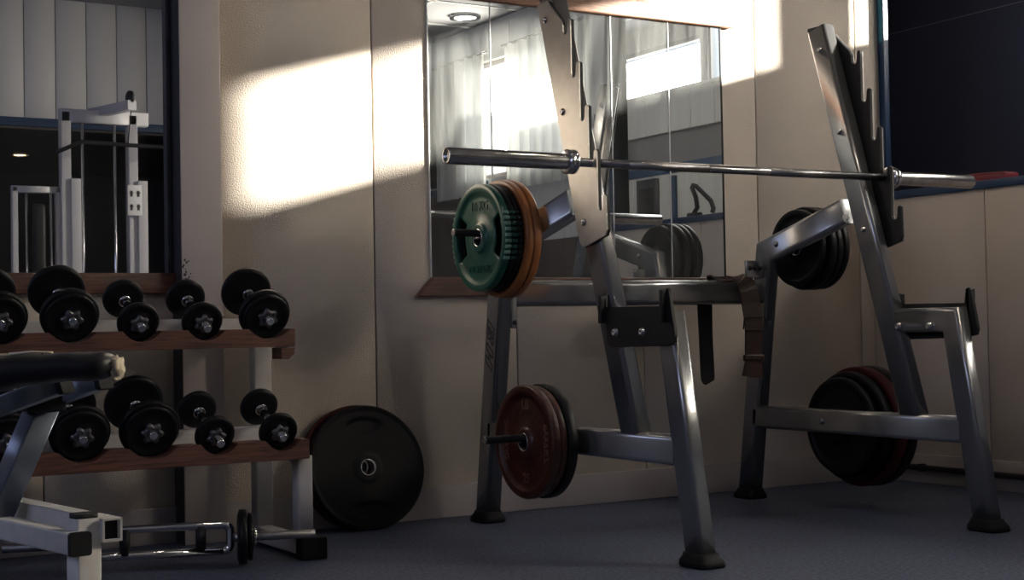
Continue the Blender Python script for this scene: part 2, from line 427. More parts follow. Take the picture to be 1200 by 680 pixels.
for a, b, t in ((.86, 1.95, 2.57), (2.03, 3.617, DT), (3.87, 4.12, DT)):
    mb.box(XD+.0, XD+.02, a, a+.02, DB, t, 'door'); mb.box(XD+.0, XD+.02, b-.01, b, DB, t, 'door') if a < 1 else None
    mb.box(XD-.015, XD+.0, a, b, t, t+.03, 'door') if a < 1 else None
struct(mb.build('window_4'))
mb = MB(); mb.box(XB+.1, 8, 6.5, 6.6, 0, 2.9, 'dark_wall'); mb.box(XB+.0, XB+.1, 4.8, 6.6, 0, 2.9, 'dark_wall')
struct(mb.build('wall_end_room'))
mb = MB(); mb.box(XB+.1, 6.1, -.6, 6.6, 2.75, 2.85, 'dark_ceil')
for yy in (3.6, 4.2, 4.8, 5.4, 6.0): mb.box(XB+.1, 6.1, yy-.012, yy+.012, 2.744, 2.75, 'gap')
for xx in (5.0, 5.6): mb.box(xx-.012, xx+.012, -.6, 6.6, 2.744, 2.75, 'gap')
struct(mb.build('ceiling_room'))
mb = MB(); mb.box(XB+.1, XD, -.7, -.6, 0, 2.8, 'grey'); struct(mb.build('wall_near_room'))

# ceiling lights
def downlight(x, y, z, label, lm='lamp'):
    t = thing('ceiling_light', (x, y, z), label, 'light')
    a = MB(); a.lathe((x, y, z-.012), (0, 0, 1), [(0, .10), (0, .075), (.010, .072), (.012, .10)], 'chrome', 32, caps=False); a.build('trim_ring', t)
    a = MB(); a.lathe((x, y, z-.005), (0, 0, 1), [(0, .07), (.003, .07)], lm, 32); a.build('bulb', t)
downlight(4.48, 1.5, 2.664, 'round recessed ceiling light reflected at the top left of the tall mirror')
downlight(3.58, -7.0, 2.70, 'warm recessed ceiling light reflected at the far left of the left mirror', 'lamp2')

# ------------------------------------------------------------------ mirrors
t = thing('wall_mirror', (3.18, YA, .81), 'large frameless mirror of four joined panes with wood rails, behind the squat rack', 'mirror')
for a, b in ((2.495, 2.762), (2.762, 3.314), (3.314, 3.597), (3.597, 3.868)):
    mb = MB(); mb.box(a+.0015, b-.0015, YA-.008, YA-.001, .883, 1.925, 'mirror'); mb.build('pane', t)
for x in (2.495, 2.762, 3.314, 3.597):
    mb = MB(); mb.box(x-.0022, x+.0022, YA-.0105, YA-.001, .883, 1.925, 'edge', .0008, seg=1); mb.build('edge_strip', t)
mb = MB(); mb.box(3.866, 3.872, YA-.011, YA-.001, .883, 1.925, 'black'); mb.build('edge_strip', t)
mb = MB(); mb.prism([(2.425, .812), (3.95, .812), (3.90, .883), (2.497, .883)], (0, YA, 0), (1, 0, 0), (0, 0, 1), (0, -1, 0), .03, 'wood', .004); mb.build('bottom_rail', t)
mb = MB(); mb.box(2.46, 3.93, YA-.026, YA, 1.927, 1.995, 'wood2', .004); mb.build('top_rail', t)

t = thing('wall_mirror', (0, YA, .82), 'wide mirror over a wooden ledge behind the dumbbell rack', 'mirror')
mb = MB(); mb.box(-1.4, 1.508, YA-.008, YA-.001, .894, 2.7, 'mirror_l'); mb.build('pane', t)
mb = MB(); mb.box(-1.4, 1.5245, YA-.04, YA-.001, .826, .894, 'wood', .004); mb.build('ledge', t)
mb = MB(); mb.box(1.508, 1.524, YA-.012, YA-.001, .894, 2.7, 'dirt_shade', .002); mb.build('edge_strip', t)

# ------------------------------------------------------------------ squat rack
LX0, LX1, RX0, RX1 = 2.575, 2.635, 3.755, 3.813
rack = thing('squat_rack', (3.19, 4.0, 0), 'silver steel squat rack with stepped bar hooks and plate pegs', 'squat rack')
UP0, UP1 = (3.665, .30), (4.098, 1.782)
def up_y(z): return 3.667+(z-.37)*.298
def side_frame(x0, x1, outer, dy):
    """outer = -1 when the hook plate is on the low-x face"""
    xc = (x0+x1)/2; w = x1-x0; xo = x0 if outer < 0 else x1
    P = lambda y, z: (xc, y, z)
    m = MB(); m.tube([P(up_y(.40), .40), P(up_y(1.782), 1.782)], w, .093, 'steel', flat0=.366); up = m.build('upright', rack)
    m = MB(); m.box(x0+.003, x1-.003, up_y(1.78)-.043, up_y(1.78)+.043, 1.776, 1.79, 'black', .003)
    m.build('end_cap', up)
    m = MB(); m.tube([P(3.72, .692), P(3.472, .692), P(3.356, .02)], w, .084, 'steel'); leg = m.build('front_leg', rack)
    m = MB(); m.tube([P(3.97, 1.095), P(4.432+dy, .970), P(4.572+dy, .02)], w, .092, 'steel'); post = m.build('rear_post', rack)
    m = MB(); m.tube([P(3.44, .325), P(4.51+dy, .325)], w, .088, 'steel'); m.build('lower_beam', rack)
    for yy, tilt in ((3.352, -.17), (4.574+dy, .12)):
        m = MB(); o = Vector((xc, yy, 0))
        rings = []
        for z, g in ((0, .017), (.005, .020), (.018, .018), (.030, .009), (.040, .006)):
            yc = yy - z*tilt*-1*0 + (z*.17 if tilt < 0 else -z*.12)
            a, b = w/2+g, .043+g
            rings.append([Vector((xc+a*math.copysign(min(1, abs(math.cos(q))**.45), math.cos(q)), yc+b*math.copysign(min(1, abs(math.sin(q))**.45), math.sin(q)), z)) for q in [2*PI*(k+.5)/28 for k in range(28)]])
        m.loft(rings, 'rubber'); m.build('rubber_foot', rack)
    # stepped hook plate
    n = Vector((outer, 0, 0)); x = xo + (.0005 if outer > 0 else -.0005)
    back = lambda z: up_y(z)+.043
    pts = [(back(1.755)-.01, 1.758), (up_y(1.755)-.028, 1.762)]
    yc0, zb0, dy_, dz_ = 3.9472, 1.6295, .0452, .1455
    for k in range(5):
        yc, zb = yc0-k*dy_, zb0-k*dz_
        if k == 0:
            pts += [(yc+.024, zb+.055), (yc+.0135, zb+.035)]
        pts += [(yc+.0135, zb+.016)]
        for q in range(0, 181, 30):
            pts.append((yc-.001+.0145*math.cos(math.radians(q)), zb+.016-.016*math.sin(math.radians(q))))
        tz = zb+.045
        pts += [(yc-.0165, tz), (yc-.0235, tz+.005), (yc-.0312, tz)]
    pts += [(yc-.034, .99), (yc-.026, .972), (up_y(.95)+.0, .945), (back(.95)-.012, .943), (back(.96)-.002, .958)]
    m = MB(); m.prism(pts, (x, 0, 0), (0, 1, 0), (0, 0, 1), n, .011, 'black', .0012); li = m.build('hook_liner', rack); li['label'] = 'black liner behind the hook plate'
    x = x+outer*.0112
    m = MB(); m.prism(pts, (x, 0, 0), (0, 1, 0), (0, 0, 1), n, .005, 'hook', .0010); hp = m.build('hook_plate', rack)
    hp['label'] = 'stepped plate with four bar hooks'
    for k in range(3):
        z = (1.70, 1.385, 1.02)[k]
        for xx, nn in ((x+outer*.005, outer), (x0 if outer > 0 else x1, -outer)):
            m = MB(); m.lathe((xx, up_y(z), z), (nn, 0, 0), [(0, .012), (.002, .012), (.003, .0085), (.006, .0085), (.007, .004), (.005, .003)], 'chrome_d', 16); m.build('bolt', hp if xx != x0 and xx != x1 else up)
    # safety catch
    x = xo + (.0005 if outer > 0 else -.0005)
    m = MB()
    sc = [(3.772, .786), (3.755, .788), (3.750, .748), (3.455, .745), (3.450, .795), (3.436, .799), (3.428, .790), (3.402, .660), (3.408, .640), (3.46, .630), (3.73, .625), (3.745, .640)]
    m.prism(sc, (x, 0, 0), (0, 1, 0), (0, 0, 1), n, .012, 'black', .002)
    ca = m.build('safety_catch', rack)
    m = MB(); m.box(min(x, x+outer*.03), max(x, x+outer*.03), 3.436, 3.452, .70, .795, 'black', .003); m.build('catch_lip', ca)
    m = MB(); m.box(min(x, x+outer*.03), max(x, x+outer*.03), 3.754, 3.770, .70, .786, 'black', .003); m.build('catch_lip', ca)
    for yy in (3.70, 3.56):
        for xx, nn in ((x+outer*.012, outer), (x0 if outer > 0 else x1, -outer)):
            m = MB(); m.lathe((xx, yy, .672), (nn, 0, 0), [(0, .014), (.002, .014), (.003, .011), (.009, .011), (.010, .005), (.008, .004)], 'chrome_d', 16); m.build('bolt', ca)
    # plate pegs
    return xc
PU = {-1: (4.27, 1.010), 1: (4.33, .995)}      # upper peg y, z
PL = {-1: (4.05, .337), 1: (4.10, .325)}       # lower peg
side_frame(LX0, LX1, -1, .015)
side_frame(RX0, RX1, 1, -.02)
for s_, x0, L in ((-1, LX0, .262), (1, RX1, .27)):
    for (yy, zz), LL in ((PU[s_], L), (PL[s_], L+.02)):
        m = MB(); m.lathe((x0-s_*.002, yy, zz), (s_, 0, 0), [(0, .030), (.010, .030), (.012, .0125), (LL-.004, .0125), (LL, .010)], 'black', 24)
        m.lathe((x0+s_*(LL-.003), yy, zz), (s_, 0, 0), [(0, .0128), (.004, .0128), (.005, .010)], 'chrome_d', 24)
        pg = m.build('plate_peg', rack)
        m = MB(); xi = LX1 if s_ < 0 else RX0
        m.lathe((xi, yy, zz), (-s_, 0, 0), [(0, .012), (.002, .012), (.003, .008), (.006, .008), (.007, .004)], 'chrome_d', 16); m.build('bolt', pg)
# cross beam
mb = MB(); mb.tube([(LX1-.002, 4.487, .813), (RX0+.002, 4.452, .813)], .082, .094, 'steel', side=(0, 1, 0), rc=.022); beam = mb.build('cross_beam', rack)
TX = Matrix.Rotation(math.radians(90), 4, 'X')
mb = MB(); mb.text('BH', Matrix.Translation((3.17, 4.4325, .808)) @ TX, .062, .0006, 'text', shear=.35, bold=.0008)
mb.build('lettering', beam)
for xx, w in ((LX1+.012, .022), (RX0-.045, .088)):
    mb = MB()
    if w < .05: mb.box(xx-.011, xx+.011, 4.445, 4.53, .690, .868, 'steel', .003)
    else: mb.box(xx-.040, xx+.042, 4.405, 4.418, .868, .935, 'steel', .003)
    bk = mb.build('bracket', rack)
    for k in range(3 if w > .05 else 1):
        mb = MB(); px = xx-.024+k*.024 if w > .05 else xx
        yy, zz = (4.405, .905) if w > .05 else (4.445, .71)
        mb.lathe((px, yy, zz), (0, -1, 0), [(0, .009), (.002, .009), (.003, .0065), (.007, .0065), (.008, .003)], 'black', 14); mb.build('bolt', bk)
# outline print on the left rear post (reads up the post)
post = [c for c in rack.children if c.name.startswith('rear_post')][0]
dirp = Vector((0, 4.447-4.587, .970-.02)).normalized(); acr = Vector((0, dirp.z, -dirp.y))
pm = Matrix(((0, 0, -1, 0), (0, 0, 0, 0), (0, 0, 0, 0), (0, 0, 0, 1)))
cen = Vector((LX0-.0006, 4.447+(.97-.64)*.1474, .64))
ex, ey, ez = dirp*-1, acr*-1, Vector((-1, 0, 0))
ey = ez.cross(ex)
R4 = Matrix((( ex.x, ey.x, ez.x, cen.x), (ex.y, ey.y, ez.y, cen.y), (ex.z, ey.z, ez.z, cen.z), (0, 0, 0, 1)))
mb = MB()
def outline_text(m, txt, mx, size, wid, mt, sp=1.45):
    """letters drawn as thin outlines"""
    G = {'B': [[(0, 0), (.45, 0), (.62, .14), (.58, .36), (.46, .5), (.6, .64), (.6, .88), (.46, 1), (0, 1)], [(.2, .18), (.38, .18), (.42, .38), (.2, .42)], [(.2, .6), (.4, .6), (.42, .82), (.2, .82)]],
         'H': [[(0, 0), (.2, 0), (.2, .4), (.45, .4), (.45, 0), (.65, 0), (.65, 1), (.45, 1), (.45, .62), (.2, .62), (.2, 1), (0, 1)]]}
    ox = -len(txt)*.40
    for ch in txt:
        for lp in G[ch]:
            P = [Vector(((ox+p[0]*1.0+p[1]*.3)*size*sp, (p[1]-.5)*size, 0)) for p in lp]
            for a, b in zip(P, P[1:]+P[:1]):
                d = (b-a).normalized(); n = Vector((-d.y, d.x, 0))*wid; e = d*wid
                m._faces([a-e-n, b+e-n, b+e+n, a-e+n], [(0, 1, 2, 3)], mt, mx)
        ox += .82
outline_text(mb, 'BH', R4, .046, .0019, 'text', 2.2)
mb.build('lettering', post)

# ------------------------------------------------------------------ barbell
BY, BZ = 3.812, 1.2035
bar = thing('barbell', (3.15, BY, BZ), 'long chrome olympic barbell lying empty in the rack hooks', 'barbell')
mb = MB(); mb.cyl((2.45, BY, BZ), (3.87, BY, BZ), .0142, 'chrome_d', 24)
sh = mb.build('shaft', bar)
for a, b in ((2.70, 3.02), (3.28, 3.60)):
    mb = MB(); mb.cyl((a, BY, BZ), (b, BY, BZ), .0146, 'knurl', 24); mb.build('knurled_grip', sh)
for s_, xi, xe in ((-1, 2.497, 2.045), (1, 3.833, 4.258)):
    L = abs(xe-xi)-.03
    mb = MB(); mb.lathe((xi+s_*.03, BY, BZ), (s_, 0, 0), [(0, .0255), (L-.003, .0255), (L, .0235), (L, .019), (L-.004, .0175), (L-.004, .0)], 'chrome_d', 36, caps=False)
    mb.build('sleeve', bar)
    mb = MB(); mb.lathe((xi, BY, BZ), (s_, 0, 0), [(0, .016), (0, .033), (.003, .0385), (.012, .0385), (.0135, .036), (.0155, .036), (.017, .0385), (.031, .0385), (.034, .034), (.034, .02)], 'chrome', 40, caps=False); mb.build('collar', bar)

# ------------------------------------------------------------------ weight plates
def plate_mesh(m, o, ax, R, T, mt, hub_r=.026, rim=.022, hub=.055, rec=.008, holes=(), rin='chrome_d', dish=None, seg=96):
    """ax points to the face that shows. o = centre of that face"""
    o = Vector(o); ax = Vector(ax).normalized()
    u = ax.cross(Vector((0, 0, 1))).normalized(); w = u.cross(ax)   # w = up
    hasholes = len(holes) > 0
    rs = sorted(set([hub_r+.0035, hub-.008, hub-.003, hub+.001, hub+.006, R*.5, R*.6, R*.72, R-rim-.006, R-rim, R-rim+.004, R-.006, R-.002, R] + ([R*(.3+.6*k/22) for k in range(23)] if dish else []) + [h[2] for h in holes]+[h[3] for h in holes]))
    def dep(r):
        if r >= R-1e-6: return .005
        if r >= R-.0021: return .0015
        if r >= R-rim+.003: return 0
        if r >= R-rim-.001: return .0015
        if r <= hub-.007: return .0
        if r <= hub-.002: return .001
        if r <= hub+.002: return rec*.6
        return rec
    def inhole(rm, an):
        for a0, a1, r0, r1 in holes:
            if r0 < rm < r1 and ((an-a0) % (2*PI)) < ((a1-a0) % (2*PI)): return True
        return False
    i = m.mi(mt); F, B = [], []
    for r in rs:
        fr, br = [], []
        for k in range(seg):
            a = 2*PI*k/seg; d = u*math.cos(a)+w*math.sin(a)
            dd = dep(r)+(dish(r, a) if dish else 0)
            fr.append(m.bm.verts.new(o+d*r-ax*dd)); br.append(m.bm.verts.new(o+d*r-ax*(T-dep(r))))
        F.append(fr); B.append(br)
    def q(vs):
        try:
            f = m.bm.faces.new(vs); f.material_index = i; f.smooth = True
        except ValueError: pass
    for j in range(len(rs)-1):
        for k in range(seg):
            k2 = (k+1) % seg; rm = (rs[j]+rs[j+1])/2; am = 2*PI*(k+.5)/seg
            if inhole(rm, am):
                for (dj, dk) in ((1, 0), (-1, 0), (0, 1), (0, -1)):
                    jj = j+dj; rm2 = (rs[jj]+rs[jj+1])/2; am2 = 2*PI*(k+dk+.5)/seg
                    if not inhole(rm2, am2):
                        if dj: rr = j+1 if dj > 0 else j; q([F[rr][k], F[rr][k2], B[rr][k2], B[rr][k]])
                        else: kk = k2 if dk > 0 else k; q([F[j][kk], F[j+1][kk], B[j+1][kk], B[j][kk]])
                continue
            q([F[j][k], F[j][k2], F[j+1][k2], F[j+1][k]]); q([B[j][k], B[j+1][k], B[j+1][k2], B[j][k2]])
    for k in range(seg):
        k2 = (k+1) % seg; q([F[-1][k], F[-1][k2], B[-1][k2], B[-1][k]])
    return u, w

def plate(name, x, y, z, s_, R, T, mt, label, cat='weight plate', group=None, hub_r=.026, ax=None, text=None, holes=(), ribs=False, dish=None, ring='chrome_d', rim=.022, rec=.008, hub=.055, tm=None):
    o = Vector((x, y, z)); a = Vector(ax) if ax else Vector((s_, 0, 0)); a.normalize()
    t = thing(name, o-a*(T/2), label, cat, group)
    m = MB(); u, w = plate_mesh(m, o, a, R, T, mt, hub_r, rim, hub, rec, holes, dish=dish)
    if text:
        for txt, ang, rr, sz in text:
            d = u*math.cos(ang)+w*math.sin(ang); c = o+d*rr-a*(rec-.0005)
            upv = d if math.sin(ang) > -.01 or abs(math.sin(ang)) < .9 else -d
            rx = upv.cross(a)
            R_ = Matrix(((rx.x, upv.x, a.x, c.x), (rx.y, upv.y, a.y, c.y), (rx.z, upv.z, a.z, c.z), (0, 0, 0, 1)))
            m.text(txt, R_, sz, .0022, tm or mt, bold=.0004)
    body = m.build('disc', t)
    m = MB(); m.lathe(o-a*T, a, [(0, hub_r), (0, hub_r+.004), (T+.0015, hub_r+.004), (T+.0025, hub_r+.002), (T+.001, hub_r), (0, hub_r)], ring, 32, caps=False); m.build('hub_ring', t)
    if ribs:
        for sg in (1, -1):
            m = MB()
            for k in range(9):
                an = (0 if sg > 0 else PI)+(k-4)*.105
                d = u*math.cos(an)+w*math.sin(an); tg = -u*math.sin(an)+w*math.cos(an)
                mx = Matrix(((d.x, tg.x, a.x, 0), (d.y, tg.y, a.y, 0), (d.z, tg.z, a.z, 0), (0, 0, 0, 1))); mx.translation = o+d*(R+.001)-a*(T*.5)
                m.box(-.004, .003, -.0055, .0055, -T*.42, T*.42, 'green_l' if ribs is True else ribs, .001, mx, seg=1)
            m.build('grip_ribs', t)
    return t

grip = lambda R: ((-.50, .50, R*.56, R*.875), (PI-.50, PI+.50, R*.56, R*.875))
y, z = PU[-1]
G1 = 'weight plates on the upper left peg'
zc = z-.016
x = 2.405
plate('weight_plate', x, y, zc, -1, .181, .026, 'green', 'green enamel weight plate with hand grips, front of the upper left stack', group=G1, holes=grip(.181), ribs=True, ring='chrome', text=[('10 KG', PI/2, .106, .044), ('OLYMPIC', -PI/2, .106, .036)], rec=.009, hub=.050)
x += .027
plate('weight_plate', x, y, zc, -1, .182, .022, 'iron', 'black weight plate directly behind the green one, upper left peg', group=G1, holes=grip(.182), ribs='green', rim=.018)
x += .023
plate('weight_plate', x, y, zc, -1, .182, .022, 'iron', 'black weight plate touching the orange plates, upper left peg', group=G1, holes=grip(.182), ribs='black', rim=.018)
x += .024
plate('weight_plate', x, y, zc-.002, -1, .198, .028, 'orange', 'orange brown weight plate, the one nearer the black plates on the upper left peg', group=G1, rim=.02)
x += .029
plate('weight_plate', x, y, zc-.002, -1, .200, .028, 'orange', 'orange brown weight plate nearest the frame, last on the upper left peg', group=G1, rim=.02)
y, z = PL[-1]; zc = z-.013
G2 = 'weight plates on the lower left peg'
plate('weight_plate', 2.435, y, zc, -1, .183, .030, 'rust', 'rust red iron weight plate with raised lettering, front of the lower left peg', group=G2, rim=.026, hub=.045, text=[('LB', PI/2, .118, .042), ('25', -PI/2, .118, .045), ('OLYMPIC', 0, .120, .032), ('BARBELL', PI, .120, .032)], rec=.011, tm='rust_l')
plate('weight_plate', 2.466, y, zc, -1, .178, .028, 'rust', 'thin dark reddish plate pressed between two others on the lower left peg', group=G2, rim=.02)
plate('weight_plate', 2.495, y, zc, -1, .185, .034, 'iron', 'black weight plate nearest the frame on the lower left peg', group=G2, rim=.02)
y, z = PU[1]; zc = z-.014
G3 = 'weight plates on the upper right peg'
plate('weight_plate', 3.852, y, zc, -1, .150, .026, 'iron', 'small black weight plate nearest the frame on the upper right peg', group=G3)
plate('weight_plate', 3.890, y, zc-.001, -1, .162, .032, 'iron', 'middle black weight plate of the upper right peg', group=G3)
plate('weight_plate', 3.924, y, zc-.001, -1, .162, .030, 'iron', 'black weight plate third from the frame on the upper right peg', group=G3, holes=grip(.162))
plate('weight_plate', 3.960, y, zc-.001, -1, .160, .028, 'iron', 'outermost black weight plate on the upper right peg', group=G3, holes=grip(.160))
y, z = PL[1]; zc = z-.014
G4 = 'weight plates on the lower right peg'
plate('weight_plate', 3.852, y+.01, zc-.01, -1, .183, .030, 'iron', 'black weight plate nearest the frame on the lower right peg', group=G4)
plate('weight_plate', 3.884, y, zc-.012, -1, .205, .034, 'iron', 'second black weight plate from the frame on the lower right peg', group=G4)
plate('weight_plate', 3.925, y, zc-.014, -1, .224, .045, 'dred', 'large dark red bumper plate on the lower right peg', group=G4)
plate('weight_plate', 3.975, y, zc-.014, -1, .226, .045, 'iron', 'large black bumper plate outermost on the lower right peg', group=G4)

# bumper plates leaning on the wall
th = math.radians(11.5); ax = Vector((0, -math.cos(th), -math.sin(th)*-1*1)).normalized()
ax = Vector((0, -math.cos(th), math.sin(th)))
Rb = .2185
def bdish(r, a):
    d = 0
    for s_ in (1, -1):
        px, py = r*math.cos(a), r*math.sin(a)-s_*.150+ s_*px_c(r, a)
        e = (px/.060)**2+((r*math.sin(a)-s_*.148+s_*.0)/.024)**2
        if e < 1.25: d = max(d, .010*min(1, (1.25-e)*3))
    return d
def px_c(r, a): return 0
cy = 4.632+Rb*math.sin(th)*1
c0 = Vector((2.180, 4.632+Rb*math.sin(th), Rb*math.cos(th)+.001))
plate('bumper_plate', c0.x, c0.y, c0.z, 1, Rb, .040, 'rubber', 'large black rubber bumper plate leaning on the wall beside the dumbbell rack', ax=ax, dish=bdish, rim=.012, rec=.004, hub=.052, hub_r=.0255, ring='chrome')
c1 = c0-ax*.042+Vector((-.012, 0, .004)); 
plate('bumper_plate', c1.x, c1.y, c1.z+.004, 1, Rb, .035, 'dred', 'dark red bumper plate mostly hidden behind the black one on the wall', ax=ax, rim=.012, rec=.004, hub=.052)

# ------------------------------------------------------------------ belt on the cross beam
t = thing('weightlifting_belt', (3.64, 4.45, .49), 'brown leather weightlifting belt draped over the right end of the cross beam', 'belt')
def ribbon(m, path, mt, th=.006):
    rings = []
    for i, (p, w) in enumerate(path):
        p = Vector(p); a = Vector(path[max(0, i-1)][0]); b = Vector(path[min(len(path)-1, i+1)][0])
        tg = (b-a).normalized(); sd = Vector((1, 0, 0)); sd = (sd-tg*sd.dot(tg)).normalized(); n = tg.cross(sd)
        rings.append([p-sd*w/2-n*th/2, p+sd*w/2-n*th/2, p+sd*w/2+n*th/2, p-sd*w/2+n*th/2])
    m.loft(rings, mt, smooth=False)
def cr(P, n=6):
    out = []
    for i in range(len(P)-1):
        g = lambda k: P[max(0, min(len(P)-1, k))]
        for q in range(n):
            t_ = q/n; v = []
            for c in range(4):
                p0, p1, p2, p3 = (g(i-1)[c], g(i)[c], g(i+1)[c], g(i+2)[c])
                v.append(.5*((2*p1)+(-p0+p2)*t_+(2*p0-5*p1+4*p2-p3)*t_**2+(-p0+3*p1-3*p2+p3)*t_**3))
            out.append(v)
    out.append(P[-1]); return [((v[0], v[1], v[2]), v[3]) for v in out]
mb = MB(); ribbon(mb, cr([(3.555, 4.512, .462, .02), (3.553, 4.512, .470, .052), (3.552, 4.512, .50, .064), (3.548, 4.513, .65, .064), (3.548, 4.513, .80, .072), (3.560, 4.510, .858, .08)]), 'suede'); mb.build('strap', t)['label'] = 'black inner side of the strap hanging behind the beam'
mb = MB(); ribbon(mb, cr([(3.560, 4.510, .858, .08), (3.585, 4.490, .8685, .085), (3.61, 4.45, .871, .09), (3.635, 4.412, .868, .09), (3.660, 4.390, .83, .09), (3.672, 4.384, .75, .088), (3.676, 4.378, .68, .086), (3.672, 4.378, .60, .08), (3.670, 4.378, .54, .082), (3.662, 4.376, .485, .10)]), 'leather'); mb.build('strap', t)['label'] = 'brown leather outer side of the strap'
mb = MB(); mb.round_tube([(3.62, 4.372, .67), (3.62, 4.366, .71), (3.64, 4.366, .715), (3.72, 4.366, .715), (3.725, 4.366, .69), (3.725, 4.366, .67), (3.715, 4.366, .665), (3.625, 4.366, .665)], .003, 'black'); mb.build('buckle', t)
mb = MB(); mb.box(3.625, 3.717, 4.369, 4.386, .548, .572, 'leather', .003); mb.build('keeper_loop', t)

# ------------------------------------------------------------------ dumbbell rack and dumbbells
DX = [.468, .67, .868, 1.066, 1.266, 1.462, 1.662]
Rt = [.062, .082, .080, .084, .062, .062, .081]
Rl = [.062, .082, .080, .086, .088, .060, .060]
dr = thing('dumbbell_rack', (1.0, 4.4, 0), 'white steel two tier dumbbell rack with scooped wooden shelves', 'dumbbell rack')
def scoop_board(y0, y1, zb, zt, rad, floor_z):
    pts = [(.30, zb), (1.742, zb), (1.745, zb+.004), (1.745, zt-.003), (1.741, zt)]
    for X, r in list(zip(DX, rad))[::-1]:
        rr = r+.003; ev = .94; zc = floor_z+.002+r
        h = min(.999, (zc-zt)/(rr*ev)); a = math.acos(h)
        n = 10
        arc = [(X+rr*math.sin(a-2*a*k/n), zc-rr*ev*math.cos(a-2*a*k/n)) for k in range(n+1)]
        if pts[-1][0] < arc[0][0]: pts.pop()
        pts += arc
    pts += [(.30, zt)]
    m = MB(); m.prism(pts, (0, y0, 0), (1, 0, 0), (0, 0, 1), (0, 1, 0), y1-y0, 'wood', .0015); return m
scoop_board(4.262, 4.345, .646, .702, Rt, .6655).build('shelf_board', dr)
scoop_board(4.160, 4.245, .306, .366, Rl, .3295).build('shelf_board', dr)
for (y0, y1, zt) in ((4.455, 4.545, .738), (4.345, 4.44, .396)):
    m = MB(); m.box(.30, 1.735, y0, y1, zt-.045, zt, 'whites', .003); m.build('rear_rail', dr)
m = MB(); m.tube([(1.755, 4.59, .04), (1.755, 4.59, .70)], .06, .05, 'whites', rc=.006); m.build('rear_post', dr)
m = MB(); m.tube([(1.742, 4.215, .05), (1.742, 4.215, .312)], .05, .05, 'whites', rc=.006, side=(1, 0, 0)); m.build('front_post', dr)
m = MB(); m.tube([(1.750, 4.20, .035), (1.750, 4.62, .035)], .06, .05, 'whites', rc=.006); m.build('foot_beam', dr)
m = MB(); m.box(1.712, 1.795, 4.150, 4.205, 0, .068, 'rubber', .006); m.build('rubber_foot', dr)
m = MB(); m.tube([(1.735, 4.27, .632), (1.735, 4.565, .70)], .03, .032, 'whites', rc=.005); m.build('shelf_arm', dr)
m = MB(); m.tube([(1.735, 4.24, .30), (1.735, 4.565, .385)], .03, .03, 'whites', rc=.005); m.build('shelf_arm', dr)
m = MB(); m.prism([(1.70, .642), (1.745, .642), (1.745, .625), (1.725, .608), (1.70, .608)], (0, 4.265, 0), (1, 0, 0), (0, 0, 1), (0, 1, 0), .08, 'wood', .002); m.build('end_block', dr)
for nm, a in (('rear_post', ((.36, 4.59, .04), (.36, 4.59, .70))), ('front_post', ((.36, 4.215, .05), (.36, 4.215, .312))), ('foot_beam', ((.36, 4.20, .035), (.36, 4.62, .035)))):
    m = MB(); m.tube(a, .06, .05, 'whites', rc=.006); m.build(nm, dr)
m = MB(); m.box(.32, .40, 4.15, 4.205, 0, .068, 'rubber', .006); m.build('rubber_foot', dr)

def star_profile(m, o, ax, r, th, mt, n=6, rot=0):
    o = Vector(o); ax = Vector(ax).normalized(); u = ax.cross(Vector((0, 0, 1))).normalized(); w = ax.cross(u)
    rings = []
    N = 48
    for t_, k in ((0, .9), (.003, 1), (th-.004, 1), (th, .88), (th+.001, .62), (th-.003, .55), (th-.003, .4)):
        rings.append([o+ax*t_+(u*math.cos(2*PI*q/N)+w*math.sin(2*PI*q/N))*r*k*(.87+.13*math.cos(n*2*PI*q/N+rot)) for q in range(N)])
    m.loft(rings, mt)
def dumbbell(X, yf, zf, yr, zr, R, label, group, npl=2, ext=.018):
    A = Vector((X, yf, zf)); B = Vector((X+.004, yr, zr)); d = (B-A).normalized()
    t = thing('dumbbell', (X, (yf+yr)/2, (zf+zr)/2), label, 'dumbbell', group)
    m = MB(); m.cyl(A-d*(.032+ext), B+d*(.032+ext), .0125, 'chrome', 20, .002); m.build('bar', t)
    for o, s_ in ((A, -1), (B, 1)):
        a = d*s_
        m = MB(); m.lathe(o-a*.020, a, [(0, R-.012), (.003, R-.003), (.007, R), (.018, R), (.022, R-.004), (.023, R-.014), (.020, R-.018), (.020, .03), (.024, .024), (.024, .0126)], 'iron', 56); m.build('weight_plate', t)
        if npl > 1:
            r2 = R*.9
            m = MB(); m.lathe(o+a*.003, a, [(0, r2-.008), (.002, r2-.002), (.005, r2), (.012, r2), (.015, r2-.003), (.016, r2-.011), (.0135, r2-.015), (.0135, .03), (.017, .024), (.017, .0126)], 'iron', 56); m.build('weight_plate', t)
        m = MB(); m.cyl(o-a*.036, o-a*.020, .019, 'chrome', 20, .002); m.build('inner_collar', t)
        m = MB(); star_profile(m, o+a*(.019 if npl > 1 else .004), a, .034 if R > .07 else .030, .013, 'star', rot=random.random()*6); m.build('star_collar', t)
    return t
GT, GL = 'dumbbells on the top shelf', 'dumbbells on the lower shelf'
LT = {2: 'big black dumbbell cut by the left picture edge on the top shelf', 3: 'big black dumbbell second from the left picture edge, top shelf', 4: 'small black dumbbell on the top shelf just right of the big left ones',
      5: 'small black dumbbell on the top shelf beside the big one at the right end', 6: 'big black dumbbell at the right end of the top shelf, against the cream wall'}
LLb = {2: 'black dumbbell on the lower shelf hidden behind the bench frame at the picture edge', 3: 'big black dumbbell on the lower shelf just behind the bench pad', 4: 'big black dumbbell on the lower shelf below the torn pad end',
       5: 'small black dumbbell on the lower shelf next to the end one, its bar end protruding', 6: 'small black dumbbell at the right end of the lower shelf'}
